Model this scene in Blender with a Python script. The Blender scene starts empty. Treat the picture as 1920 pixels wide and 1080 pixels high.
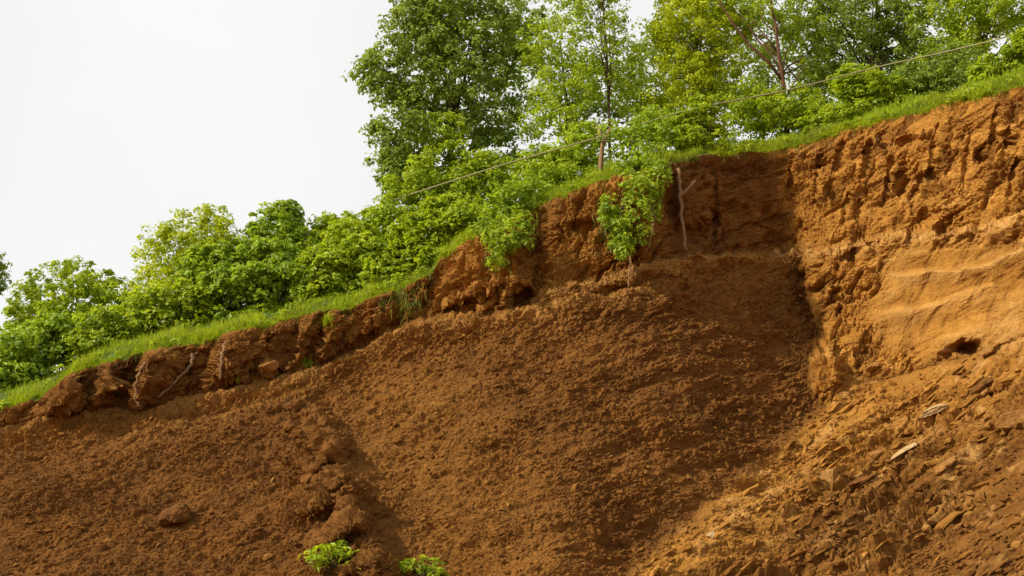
import bpy, math, random
import numpy as np
from mathutils import Vector

rad = math.radians
scene = bpy.context.scene
col = scene.collection
random.seed(4)

# ------------------------------------------------------------------ camera
PITCH = 14.0
CAM = np.array([0.0, -27.0, 1.6])
LENS = 40.0
cd = bpy.data.cameras.new("camera")
cd.lens = LENS
cd.sensor_width = 36
cd.clip_start = 0.1
cd.clip_end = 5000
cam = bpy.data.objects.new("camera", cd)
cam.location = CAM
cam.rotation_euler = (rad(90 + PITCH), 0, 0)
col.objects.link(cam)
scene.camera = cam

# ------------------------------------------------------------------ light
SUN_EL = 36.0
SUN_DIR = np.array([-0.93, -0.36, 0.0])            # horizontal direction towards the sun
SUN_DIR = SUN_DIR / np.linalg.norm(SUN_DIR) * math.cos(rad(SUN_EL))
SUN_DIR[2] = math.sin(rad(SUN_EL))
sd = bpy.data.lights.new("sun", 'SUN')
sd.energy = 4.1
sd.angle = rad(3.0)
sd.color = (1.0, 0.90, 0.72)
sun = bpy.data.objects.new("sun", sd)
sun.rotation_euler = Vector(SUN_DIR).to_track_quat('Z', 'Y').to_euler()
sun.location = (-30, -20, 40)
col.objects.link(sun)

world = bpy.data.worlds.new("World")
scene.world = world
world.use_nodes = True
wn, wl = world.node_tree.nodes, world.node_tree.links
bg = wn["Background"]
STR = 0.1
bg.inputs["Strength"].default_value = STR
sky = wn.new("ShaderNodeTexSky")
sky.sky_type = 'NISHITA'
sky.sun_disc = False
sky.sun_elevation = rad(SUN_EL)
sky.sun_rotation = math.atan2(SUN_DIR[0], SUN_DIR[1])
sky.dust_density = 4.0
tc = wn.new("ShaderNodeTexCoord")
# thin bright cloud cover: brighter over the hill (towards +Y), dulled behind the viewer to cut ambient fill
sep = wn.new("ShaderNodeSeparateXYZ")
wl.new(tc.outputs["Generated"], sep.inputs[0])
mr = wn.new("ShaderNodeMapRange")
mr.inputs["From Min"].default_value = -0.3
mr.inputs["From Max"].default_value = 0.75
mr.inputs["To Min"].default_value = 0.62
mr.inputs["To Max"].default_value = 0.78
wl.new(sep.outputs["Y"], mr.inputs["Value"])
nz = wn.new("ShaderNodeTexNoise")
nz.inputs["Scale"].default_value = 2.2
nz.inputs["Detail"].default_value = 5
wl.new(tc.outputs["Generated"], nz.inputs["Vector"])
mr2 = wn.new("ShaderNodeMapRange")
mr2.inputs["From Min"].default_value = 0.3
mr2.inputs["From Max"].default_value = 0.7
mr2.inputs["To Min"].default_value = 0.94 / STR
mr2.inputs["To Max"].default_value = 1.06 / STR
wl.new(nz.outputs["Fac"], mr2.inputs["Value"])
mul = wn.new("ShaderNodeMath"); mul.operation = 'MULTIPLY'
wl.new(mr.outputs[0], mul.inputs[0]); wl.new(mr2.outputs[0], mul.inputs[1])
cc = wn.new("ShaderNodeCombineColor")
cg = wn.new("ShaderNodeMath"); cg.operation = 'MULTIPLY'; cg.inputs[1].default_value = 1.005
cb = wn.new("ShaderNodeMath"); cb.operation = 'MULTIPLY'; cb.inputs[1].default_value = 0.985
wl.new(mul.outputs[0], cg.inputs[0]); wl.new(mul.outputs[0], cb.inputs[0])
wl.new(mul.outputs[0], cc.inputs[0]); wl.new(cg.outputs[0], cc.inputs[1]); wl.new(cb.outputs[0], cc.inputs[2])
mx = wn.new("ShaderNodeMix"); mx.data_type = 'RGBA'
mx.inputs["Factor"].default_value = 0.93
wl.new(sky.outputs[0], mx.inputs["A"]); wl.new(cc.outputs[0], mx.inputs["B"])
wl.new(mx.outputs["Result"], bg.inputs["Color"])

scene.view_settings.view_transform = 'Standard'
scene.view_settings.look = 'None'
scene.view_settings.exposure = 0.3
scene.view_settings.gamma = 1.0

# ------------------------------------------------------------------ projection helpers (real distances in metres)
F = LENS / 36.0 * 1920.0
FWD = np.array([0, math.cos(rad(PITCH)), math.sin(rad(PITCH))])
UPV = np.array([0, -math.sin(rad(PITCH)), math.cos(rad(PITCH))])


def at(px, py, Y):
    px = np.asarray(px, float); py = np.asarray(py, float); Y = np.asarray(Y, float)
    a = (px - 960) / F
    b = (540 - py) / F
    dy = FWD[1] + b * UPV[1]
    dz = FWD[2] + b * UPV[2]
    t = (Y - CAM[1]) / dy
    return np.stack(np.broadcast_arrays(CAM[0] + t * a, Y, CAM[2] + t * dz), -1)


def scale_at(Y, py=540):
    """metres per photograph pixel at depth Y"""
    b = (540 - py) / F
    return (Y - CAM[1]) / (FWD[1] + b * UPV[1]) / F


# ------------------------------------------------------------------ noise
_rs = np.random.RandomState(11)
PERM = np.concatenate([_rs.permutation(256)] * 3).astype(np.int32)
GRAD = _rs.normal(size=(256, 3)).astype(np.float32)
GRAD /= np.linalg.norm(GRAD, axis=1)[:, None]


def pnoise(x, y, z):
    x = np.asarray(x, np.float32); y = np.asarray(y, np.float32); z = np.asarray(z, np.float32)
    xi = np.floor(x).astype(np.int32); yi = np.floor(y).astype(np.int32); zi = np.floor(z).astype(np.int32)
    xf = x - xi; yf = y - yi; zf = z - zi
    u = xf * xf * xf * (xf * (xf * 6 - 15) + 10)
    v = yf * yf * yf * (yf * (yf * 6 - 15) + 10)
    w = zf * zf * zf * (zf * (zf * 6 - 15) + 10)
    xi &= 255; yi &= 255; zi &= 255
    res = 0
    for dx in (0, 1):
        wx = u if dx else 1 - u
        for dy in (0, 1):
            wy = v if dy else 1 - v
            for dz in (0, 1):
                wz = w if dz else 1 - w
                g = GRAD[PERM[PERM[PERM[xi + dx] + yi + dy] + zi + dz]]
                res = res + wx * wy * wz * (g[..., 0] * (xf - dx) + g[..., 1] * (yf - dy) + g[..., 2] * (zf - dz))
    return res * 1.5


def fbm(x, y, z, octs=4, gain=0.5):
    r = 0; a = 1.0
    for k in range(octs):
        r = r + a * pnoise(x * 2 ** k + 17.3 * k, y * 2 ** k + 5.1 * k, z * 2 ** k + 9.7 * k)
        a *= gain
    return r


def clods(u, v, seed, fill=0.8):
    """rounded lumps of random size on a jittered 2-D lattice, 0..1"""
    ui = np.floor(u).astype(np.int32); vi = np.floor(v).astype(np.int32)
    best = np.zeros(u.shape, np.float32)
    for dx in (-1, 0, 1):
        for dy in (-1, 0, 1):
            h = PERM[PERM[(ui + dx + seed) & 255] + ((vi + dy) & 255)]
            h2 = PERM[h + 57]; h3 = PERM[h + 131]
            cx = ui + dx + h / 255.0; cy = vi + dy + h2 / 255.0
            r = 0.25 + 0.6 * (h3 / 255.0) ** 1.5
            d2 = ((u - cx) ** 2 + (v - cy) ** 2) / (r * r)
            val = np.sqrt(np.maximum(0, 1 - d2)) * r
            val = np.where((h3 ^ h) % 100 < fill * 100, val, 0)
            best = np.maximum(best, val)
    return best


def chunks(u, v, seed, soft=.12):
    """broken angular lumps: each cell a tilted facet at its own height, -1..1, with a dark joint between cells"""
    ui = np.floor(u).astype(np.int32); vi = np.floor(v).astype(np.int32)
    d1 = np.full(u.shape, 9., np.float32); d2 = d1.copy(); hh = np.zeros(u.shape, np.float32)
    for dx in (-1, 0, 1):
        for dy in (-1, 0, 1):
            h = PERM[PERM[(ui + dx + seed) & 255] + ((vi + dy) & 255)]
            h2 = PERM[h + 57]; h3 = PERM[h + 131]; h4 = PERM[h + 19]; h5 = PERM[h + 211]
            ex = u - (ui + dx + h / 255.0); ey = v - (vi + dy + h2 / 255.0)
            d = ex * ex + ey * ey
            loc = (h3 / 127.5 - 1) * .55 + ex * (h4 / 127.5 - 1) * .8 + ey * (h5 / 127.5 - 1) * .8
            m = d < d1
            d2 = np.where(m, d1, np.minimum(d2, d)); hh = np.where(m, loc, hh); d1 = np.where(m, d, d1)
    edge = np.sqrt(d2) - np.sqrt(d1)
    return np.clip(hh, -1.2, 1.2) * np.clip(edge / soft, 0, 1) - .55 * (1 - np.clip(edge / soft, 0, 1))


def sstep(a, b, x):
    t = np.clip((x - a) / (b - a), 0, 1)
    return t * t * (3 - 2 * t)


def poly_dist(px, py, pts):
    """distance to a polyline and signed side (positive below it in the picture)"""
    best = np.full(px.shape, 1e9); sgn = np.zeros(px.shape)
    for (x0, y0), (x1, y1) in zip(pts[:-1], pts[1:]):
        dx, dy = x1 - x0, y1 - y0
        t = np.clip(((px - x0) * dx + (py - y0) * dy) / (dx * dx + dy * dy), 0, 1)
        ex, ey = px - x0 - t * dx, py - y0 - t * dy
        d = np.hypot(ex, ey)
        m = d < best
        best = np.where(m, d, best)
        sgn = np.where(m, np.sign(ey * dx - ex * dy), sgn)
    return best, sgn


# ------------------------------------------------------------------ object helpers
def link(o, parent=None):
    col.objects.link(o)
    if parent is not None:
        o.parent = parent
    return o


def tag(o, label=None, cat=None, group=None, kind=None):
    if label: o["label"] = label
    if cat: o["category"] = cat
    if group: o["group"] = group
    if kind: o["kind"] = kind
    return o


def empty(name, loc):
    o = bpy.data.objects.new(name, None)
    o.empty_display_size = 0.2
    o.location = loc
    return link(o)


def mesh_np(name, verts, faces, mat, parent=None, smooth=True, attrs=None, origin=None):
    verts = np.asarray(verts, np.float32)
    if origin is not None:
        verts = verts - np.asarray(origin, np.float32)
    faces = np.asarray(faces, np.int32)
    n = faces.shape[1]
    me = bpy.data.meshes.new(name)
    me.vertices.add(len(verts))
    me.vertices.foreach_set("co", verts.ravel())
    me.loops.add(faces.size)
    me.loops.foreach_set("vertex_index", faces.ravel())
    me.polygons.add(len(faces))
    me.polygons.foreach_set("loop_start", np.arange(0, faces.size, n, dtype=np.int32))
    me.polygons.foreach_set("use_smooth", np.full(len(faces), smooth, bool))
    me.update(calc_edges=True)
    for k, v in (attrs or {}).items():
        a = me.attributes.new(k, 'FLOAT', 'POINT')
        a.data.foreach_set("value", np.asarray(v, np.float32).ravel())
    me.materials.append(mat)
    o = bpy.data.objects.new(name, me)
    if origin is not None and parent is None:
        o.location = origin
    return link(o, parent)


class Tubes:
    """tapered tubes collected into one mesh"""
    def __init__(s):
        s.v = []; s.f = []; s.n = 0

    def add(s, pts, radii, seg=7, rough=0.0, rng=random):
        pts = [Vector(p) for p in pts]
        rings = []
        for i, p in enumerate(pts):
            a = pts[max(i - 1, 0)]; b = pts[min(i + 1, len(pts) - 1)]
            d = (b - a).normalized() if (b - a).length > 1e-6 else Vector((0, 0, 1))
            e = d.orthogonal().normalized() if i == 0 else (rings_e - d * rings_e.dot(d)).normalized()
            rings_e = e
            f = d.cross(e)
            for k in range(seg):
                an = 2 * math.pi * k / seg
                r = radii[i] * (1 + rough * (rng.random() - .5))
                s.v.append(tuple(p + (e * math.cos(an) + f * math.sin(an)) * r))
        m = len(pts)
        for i in range(m - 1):
            for k in range(seg):
                k2 = (k + 1) % seg
                s.f.append((s.n + i * seg + k, s.n + i * seg + k2, s.n + (i + 1) * seg + k2, s.n + (i + 1) * seg + k))
        for base, flip in ((0, True), ((m - 1) * seg, False)):
            p = pts[0] if flip else pts[-1]
            s.v.append(tuple(p)); c = s.n + m * seg + (0 if flip else 1)
            for k in range(seg):
                k2 = (k + 1) % seg
                a, b = s.n + base + k, s.n + base + k2
                s.f.append((c, b, a, a) if flip else (c, a, b, b))
        s.n = len(s.v)

    def build(s, name, mat, parent=None, origin=None):
        verts = np.array(s.v)
        if origin is not None:
            verts = verts - np.array(origin)
        me = bpy.data.meshes.new(name)
        fs = [f if f[2] != f[3] else f[:3] for f in s.f]
        me.from_pydata([tuple(v) for v in verts], [], fs)
        for p in me.polygons: p.use_smooth = True
        me.materials.append(mat)
        o = bpy.data.objects.new(name, me)
        if origin is not None and parent is None:
            o.location = origin
        return link(o, parent)


def wiggle(p0, p1, n, amp, rng, sag=0):
    p0 = Vector(p0); p1 = Vector(p1)
    L = (p1 - p0).length
    out = []
    for i in range(n + 1):
        t = i / n
        q = p0.lerp(p1, t)
        if 0 < i < n:
            q += Vector((rng.uniform(-1, 1), rng.uniform(-1, 1), rng.uniform(-1, 1))) * amp * L
        q.z -= sag * L * 4 * t * (1 - t)
        out.append(q)
    return out


# ------------------------------------------------------------------ materials
def nodemat(name):
    m = bpy.data.materials.new(name)
    m.use_nodes = True
    return m, m.node_tree.nodes, m.node_tree.links, m.node_tree.nodes["Principled BSDF"]


def ramp(nodes, links, src, stops):
    r = nodes.new("ShaderNodeValToRGB")
    e = r.color_ramp.elements
    while len(e) < len(stops): e.new(0.5)
    for i, (p, c) in enumerate(stops):
        e[i].position = p; e[i].color = (*c, 1)
    links.new(src, r.inputs[0])
    return r.outputs[0]


def noise_node(nodes, links, scale, detail=4, vec=None, rough=0.55, mapping=None):
    n = nodes.new("ShaderNodeTexNoise")
    n.inputs["Scale"].default_value = scale
    n.inputs["Detail"].default_value = detail
    n.inputs["Roughness"].default_value = rough
    if mapping:
        mp = nodes.new("ShaderNodeMapping")
        mp.inputs["Scale"].default_value = mapping[0]
        mp.inputs["Rotation"].default_value = mapping[1]
        links.new(vec, mp.inputs[0]); links.new(mp.outputs[0], n.inputs["Vector"])
    elif vec is not None:
        links.new(vec, n.inputs["Vector"])
    return n.outputs["Fac"]


def mixc(nodes, links, fac, a, b, mode='MIX'):
    m = nodes.new("ShaderNodeMix"); m.data_type = 'RGBA'; m.blend_type = mode
    for sock, v in (("Factor", fac), ("A", a), ("B", b)):
        if isinstance(v, (int, float)): m.inputs[sock].default_value = v
        elif isinstance(v, tuple): m.inputs[sock].default_value = (*v, 1)
        else: links.new(v, m.inputs[sock])
    return m.outputs["Result"]


def earth_material():
    m, n, l, b = nodemat("earth")
    tc = n.new("ShaderNodeTexCoord").outputs["Object"]
    big = noise_node(n, l, 0.5, 5, tc)
    mid = noise_node(n, l, 2.6, 6, tc, 0.65)
    strata = noise_node(n, l, 1.0, 5, tc, 0.6, ((0.35, 0.35, 3.2), (0, rad(14), 0)))
    fine = noise_node(n, l, 28, 5, tc, 0.7)
    streak = noise_node(n, l, 1.0, 4, tc, 0.6, ((5.0, 5.0, 0.5), (0, 0, 0)))
    clay = ramp(n, l, mid, [(0.22, (0.2115, 0.0891, 0.0175)), (0.5, (0.3858, 0.1821, 0.0322)), (0.78, (0.5226, 0.2660, 0.0563))])
    clay = mixc(n, l, 0.62, clay, ramp(n, l, strata, [(0.32, (0.2364, 0.0997, 0.0175)), (0.52, (0.4107, 0.1928, 0.0336)), (0.66, (0.6222, 0.3391, 0.0872))]))
    clay = mixc(n, l, 0.35, clay, ramp(n, l, streak, [(0.35, (0.2240, 0.0971, 0.0188)), (0.6, (0.4604, 0.2194, 0.0416))]))
    soil = ramp(n, l, mid, [(0.22, (0.0852, 0.0345, 0.0076)), (0.5, (0.1619, 0.0676, 0.0136)), (0.8, (0.2840, 0.1257, 0.0276))])
    soil = mixc(n, l, 0.45, soil, ramp(n, l, big, [(0.3, (0.0937, 0.0379, 0.0082)), (0.7, (0.2201, 0.0905, 0.0186))]))
    at_ = n.new("ShaderNodeAttribute"); at_.attribute_name = "clay"
    c = mixc(n, l, at_.outputs["Fac"], soil, clay)
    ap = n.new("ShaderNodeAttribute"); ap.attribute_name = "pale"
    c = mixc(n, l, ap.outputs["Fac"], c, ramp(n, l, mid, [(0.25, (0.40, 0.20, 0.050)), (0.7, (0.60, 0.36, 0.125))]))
    c = mixc(n, l, 0.55, c, ramp(n, l, fine, [(0.25, (0.42, 0.40, 0.38)), (0.5, (1.0, 1.0, 1.0)), (0.75, (1.45, 1.42, 1.36))]), 'MULTIPLY')
    l.new(c, b.inputs["Base Color"])
    b.inputs["Roughness"].default_value = 0.95
    b.inputs["Specular IOR Level"].default_value = 0.15
    bump = n.new("ShaderNodeBump")
    bump.inputs["Strength"].default_value = 0.8
    bump.inputs["Distance"].default_value = 0.035
    l.new(noise_node(n, l, 16, 6, tc, 0.7), bump.inputs["Height"])
    l.new(bump.outputs[0], b.inputs["Normal"])
    return m


def leaf_material(name, dark, light, trans=0.38, spec=0.35):
    m, n, l, b = nodemat(name)
    a = n.new("ShaderNodeAttribute"); a.attribute_name = "tint"
    mid = tuple((x + y) / 2 for x, y in zip(dark, light))
    c = ramp(n, l, a.outputs["Fac"], [(0.0, dark), (0.55, mid), (1.0, light)])
    l.new(c, b.inputs["Base Color"])
    b.inputs["Roughness"].default_value = 0.5
    b.inputs["Specular IOR Level"].default_value = spec
    tr = n.new("ShaderNodeBsdfTranslucent")
    tcol = mixc(n, l, 1.0, c, (1.35, 1.25, 0.6), 'MULTIPLY')
    l.new(tcol, tr.inputs["Color"])
    ms = n.new("ShaderNodeMixShader"); ms.inputs[0].default_value = trans
    l.new(b.outputs[0], ms.inputs[1]); l.new(tr.outputs[0], ms.inputs[2])
    l.new(ms.outputs[0], n["Material Output"].inputs["Surface"])
    return m


def bark_material(name, a, bcol, scale=9):
    m, n, l, b = nodemat(name)
    tc = n.new("ShaderNodeTexCoord").outputs["Object"]
    f = noise_node(n, l, scale, 5, tc, 0.65, ((3, 3, 0.7), (0, 0, 0)))
    l.new(ramp(n, l, f, [(0.3, a), (0.7, bcol)]), b.inputs["Base Color"])
    b.inputs["Roughness"].default_value = 0.9
    bp = n.new("ShaderNodeBump"); bp.inputs["Strength"].default_value = 0.6; bp.inputs["Distance"].default_value = 0.02
    l.new(f, bp.inputs["Height"]); l.new(bp.outputs[0], b.inputs["Normal"])
    return m


def rock_material(name, a, bcol):
    m, n, l, b = nodemat(name)
    tc = n.new("ShaderNodeTexCoord").outputs["Object"]
    f = noise_node(n, l, 5, 6, tc, 0.65)
    c = ramp(n, l, f, [(0.28, a), (0.72, bcol)])
    l.new(c, b.inputs["Base Color"]); b.inputs["Roughness"].default_value = 0.93
    b.inputs["Specular IOR Level"].default_value = 0.2
    bp = n.new("ShaderNodeBump"); bp.inputs["Strength"].default_value = 0.8; bp.inputs["Distance"].default_value = 0.03
    l.new(noise_node(n, l, 14, 6, tc, 0.7), bp.inputs["Height"]); l.new(bp.outputs[0], b.inputs["Normal"])
    return m


EARTH = earth_material()
M_BUSH = leaf_material("bush_leaf", (0.16, 0.258, 0.012), (0.576, 0.683, 0.042), 0.45)
M_LIME = leaf_material("lime_leaf", (0.276, 0.358, 0.012), (0.637, 0.72, 0.042), 0.48)
M_DARK = leaf_material("dark_leaf", (0.118, 0.185, 0.024), (0.414, 0.538, 0.096), 0.42)
M_OLIVE = leaf_material("olive_leaf", (0.209, 0.302, 0.014), (0.563, 0.694, 0.066), 0.48)
M_VINE = leaf_material("vine_leaf", (0.134, 0.235, 0.017), (0.525, 0.672, 0.06), 0.45)
M_DRYLEAF = leaf_material("dry_leaf", (0.14, 0.11, 0.012), (0.30, 0.26, 0.04))
M_GRASS = leaf_material("grass_blade", (0.190, 0.280, 0.008), (0.480, 0.570, 0.030), 0.45, 0.2)
M_HANG = leaf_material("hanging_grass", (0.12, 0.13, 0.012), (0.28, 0.30, 0.04), 0.35, 0.2)
M_BARK = bark_material("bark", (0.030, 0.018, 0.009), (0.10, 0.060, 0.030))
M_REDBARK = bark_material("red_bark", (0.060, 0.024, 0.010), (0.17, 0.075, 0.035))
M_WOOD = bark_material("weathered_wood", (0.16, 0.085, 0.035), (0.36, 0.22, 0.11))
M_ROOT = bark_material("root", (0.16, 0.080, 0.030), (0.32, 0.18, 0.080))
M_ROPE = bark_material("rope", (0.24, 0.22, 0.10), (0.42, 0.38, 0.20), 30)
M_CLODROCK = rock_material("brown_clod", (0.085, 0.034, 0.007), (0.22, 0.090, 0.019))
M_CLAYROCK = rock_material("clay_rock", (0.19, 0.083, 0.018), (0.40, 0.195, 0.052))
M_PALEROCK = rock_material("pale_rock", (0.34, 0.20, 0.075), (0.58, 0.42, 0.22))

# ------------------------------------------------------------------ the shape of the bank
def line(pts):
    xs = np.array([p[0] for p in pts], float); ys = np.array([p[1] for p in pts], float)
    return lambda x: np.interp(x, xs, ys)


LIP = line([(-700, 985), (-250, 850), (-60, 785), (0, 765), (80, 738), (130, 700), (170, 690), (250, 668), (400, 632), (480, 612), (560, 597),
            (640, 578), (700, 560), (760, 535), (812, 512), (822, 487), (860, 460), (925, 432), (985, 402), (1000, 395), (1060, 364), (1130, 333),
            (1180, 328), (1240, 310), (1330, 291), (1430, 284), (1500, 268), (1600, 240), (1700, 214), (1800, 190), (1920, 160), (2200, 70), (2700, -90)])
FOOT = line([(-700, 940 + 60), (-250, 880), (0, 800), (100, 778), (280, 762), (420, 728), (540, 702), (600, 680), (700, 630), (780, 602), (900, 590), (1000, 562),
             (1100, 532), (1180, 503), (1280, 480), (1460, 467), (1478, 485), (1500, 530), (1530, 610), (1556, 690), (1650, 715), (1800, 672),
             (1920, 632), (2200, 560), (2700, 440)])
LIPY = line([(-700, -1.5), (0, -0.4), (400, 0.1), (700, 0.4), (815, 0.5), (960, -0.3), (985, 0.2), (1010, 0.3), (1130, -0.5), (1235, -0.75), (1250, -0.3),
             (1300, 0.2), (1400, 1.1), (1458, 1.75), (1475, 1.85), (1550, 1.1), (1700, -0.4), (1920, -2.9), (2200, -5.5), (2700, -9.0)])


class TPS:
    def __init__(s, pts):
        p = np.array(pts, float)
        s.c = p[:, :2] / 1000.0
        n = len(p)
        d2 = ((s.c[:, None] - s.c[None]) ** 2).sum(-1)
        K = d2 * np.log(d2 + 1e-12) * 0.5 + np.eye(n) * 2e-3
        P = np.concatenate([np.ones((n, 1)), s.c], 1)
        A = np.zeros((n + 3, n + 3)); A[:n, :n] = K; A[:n, n:] = P; A[n:, :n] = P.T
        s.w = np.linalg.solve(A, np.concatenate([p[:, 2], np.zeros(3)]))

    def __call__(s, px, py):
        x = px / 1000.0; y = py / 1000.0
        n = len(s.c)
        r = s.w[n] + s.w[n + 1] * x + s.w[n + 2] * y
        for i in range(n):
            d2 = (x - s.c[i, 0]) ** 2 + (y - s.c[i, 1]) ** 2
            r = r + s.w[i] * 0.5 * d2 * np.log(d2 + 1e-12)
        return r


S_C = TPS([(600, 690, 0.2), (700, 640, 0.2), (820, 600, 0.0), (960, 580, -0.7), (1100, 535, -0.8), (1230, 495, -0.7), (1300, 478, -0.1),
           (1460, 470, 1.4), (1530, 610, 0.5), (1550, 760, -1.4), (720, 880, -4.7), (850, 1080, -8.4), (900, 750, -3.6), (1000, 880, -5.9),
           (1000, 1080, -9.4), (1350, 650, -1.7), (1350, 820, -3.6), (1350, 930, -5.2), (1180, 1080, -8.0), (1150, 800, -4.4), (1150, 650, -2.3),
           (450, 900, -3.4), (500, 1080, -6.8), (1700, 900, -2.5), (1600, 1080, -5.5)])
S_L = TPS([(-300, 900, -0.6), (0, 785, -0.4), (280, 762, -0.2), (540, 702, -0.1), (0, 835, -1.7), (280, 810, -1.5), (540, 745, -1.0), (600, 730, -0.9),
           (0, 1080, -6.6), (300, 1080, -7.2), (300, 940, -4.4), (560, 900, -4.9), (600, 1080, -8.8), (640, 900, -5.0), (720, 880, -4.7),
           (850, 1080, -8.4), (-300, 1080, -5.6), (900, 900, -3.4), (1000, 1080, -6.6), (800, 700, 1.0)])
S_D = TPS([(1560, 700, -0.3), (1650, 715, -0.9), (1800, 672, -2.0), (1920, 632, -3.3), (2200, 560, -5.8), (1550, 770, -1.6), (1350, 930, -5.2),
           (1180, 1080, -8.0), (1550, 1080, -8.8), (1920, 1080, -11.0), (1920, 850, -6.3), (1700, 900, -5.0), (2300, 1080, -14), (2300, 800, -9),
           (1400, 780, 0.5), (1100, 930, -3.2)])
GUL1 = [(560, 640), (600, 720), (720, 880), (850, 1080), (1000, 1300)]
GUL2 = [(1560, 690), (1550, 765), (1350, 930), (1180, 1080), (950, 1300)]


def Y_slope(px, py):
    c = S_C(px, py); a = S_L(px, py); d = S_D(px, py)
    d1, s1 = poly_dist(px, py, GUL1)      # positive: left/below gully 1
    d2, s2 = poly_dist(px, py, GUL2)
    s1 = d1 * s1; s2 = d2 * s2
    c = c + np.maximum(0, s1 - 25) * 0.02 + np.maximum(0, -s2 - 25) * 0.02
    a = a + np.maximum(0, -s1 - 25) * 0.02
    d = d + np.maximum(0, s2 - 25) * 0.02
    k = 0.16
    m = np.minimum(np.minimum(a, c), d)
    return m - k * np.log(np.exp(-(a - m) / k) + np.exp(-(c - m) / k) + np.exp(-(d - m) / k)), s1, s2


# buttresses of the cliff: metres out towards the viewer along the edge
BUTT = line([(-300, .2), (-100, .0), (0, .2), (40, .15), (84, .0), (132, .62), (142, .6), (164, .05), (182, .05), (214, .42), (256, .0), (264, .0), (292, .50),
             (352, .08), (404, -.05), (434, .42), (545, .05), (560, .0), (585, .25), (615, .05), (640, .28), (668, .05), (700, .22), (735, .05), (760, .25),
             (800, .0), (815, -.05), (830, .1), (950, .55), (966, .55), (1004, -.15), (1020, .0), (1060, .35), (1090, .05), (1130, .2), (1180, .2), (1235, .25),
             (1262, -.05), (1334, .12), (1342, -.10), (1350, .12), (1440, .0), (1475, .0), (1530, .12), (1542, .0), (1585, .1), (1620, -.05), (1700, .1), (1920, 0)])
BUTT_W = line([(-700, 1), (1240, 1), (1300, .8), (2700, .8)])

NC, NR = 1500, 900
PX = np.concatenate([np.linspace(-420, 1470, 1010, endpoint=False), np.linspace(1470, 1575, 150, endpoint=False), np.linspace(1575, 2320, 400)])
NC = len(PX)
TOPROWS, BOTROW = 330, 1140.0
lipc, footc = LIP(PX), FOOT(PX)
lipc = lipc + 7 * fbm(PX / 90, PX * 0 + 3.7, PX * 0, 4) + 2.0 * pnoise(PX / 9, PX * 0 + 8.1, PX * 0)
# row coordinate: 0..1 over the cliff, 1..2 over the slope below
vt = np.concatenate([np.linspace(0, 1, TOPROWS, endpoint=False), 1 + np.linspace(0, 1, NR - TOPROWS)])
VV = vt[:, None]
PXg = np.repeat(PX[None], NR, 0)
bot = np.maximum(BOTROW, footc + 160)[None]
PYg = np.where(VV <= 1, lipc + (footc - lipc) * np.clip(VV, 0, 1), footc + (bot - footc) * np.clip(VV - 1, 0, 1))
Ys, S1, S2 = Y_slope(PXg, PYg)
Yfoot = Y_slope(PXg[:1], footc[None])[0]
Ys = Yfoot + .70 * (Ys - Yfoot)
T = np.clip(VV, 0, 1)
prof = T ** 1.25
Ycl = LIPY(PX)[None] * (1 - prof) + Yfoot * prof
env = np.sin(np.clip(T, 0, 1) * math.pi) ** 0.5 * 0.75 + 0.25 * (1 - T)
wob = PXg + 16 * pnoise(PXg / 60, PYg / 45, PXg * 0 + 2.2) + (PYg - lipc[None]) * np.where(PXg < 700, .42, -0.02)
Ycl = Ycl - BUTT(wob) * np.interp(PXg, [500, 800, 1000], [2.5, 1.3, 1.0]) * BUTT_W(PXg) * env
Yg = np.where(VV <= 1, Ycl, Ys)

_d, _s = poly_dist(PXg + 10 * pnoise(PXg / 30, PYg / 30, PXg * 0), PYg, [(560, 735), (605, 830), (650, 940), (690, 1040), (720, 1140)])
_r = (.66 + .45 * fbm(PXg / 45, PYg / 32, PXg * 0 + 4, 3)) * np.exp(-(np.where(_s > 0, _d / 75, _d / 30)) ** 2) * sstep(735, 800, PYg)
Yg = Yg - np.where(VV > 1, _r, 0)
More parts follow.
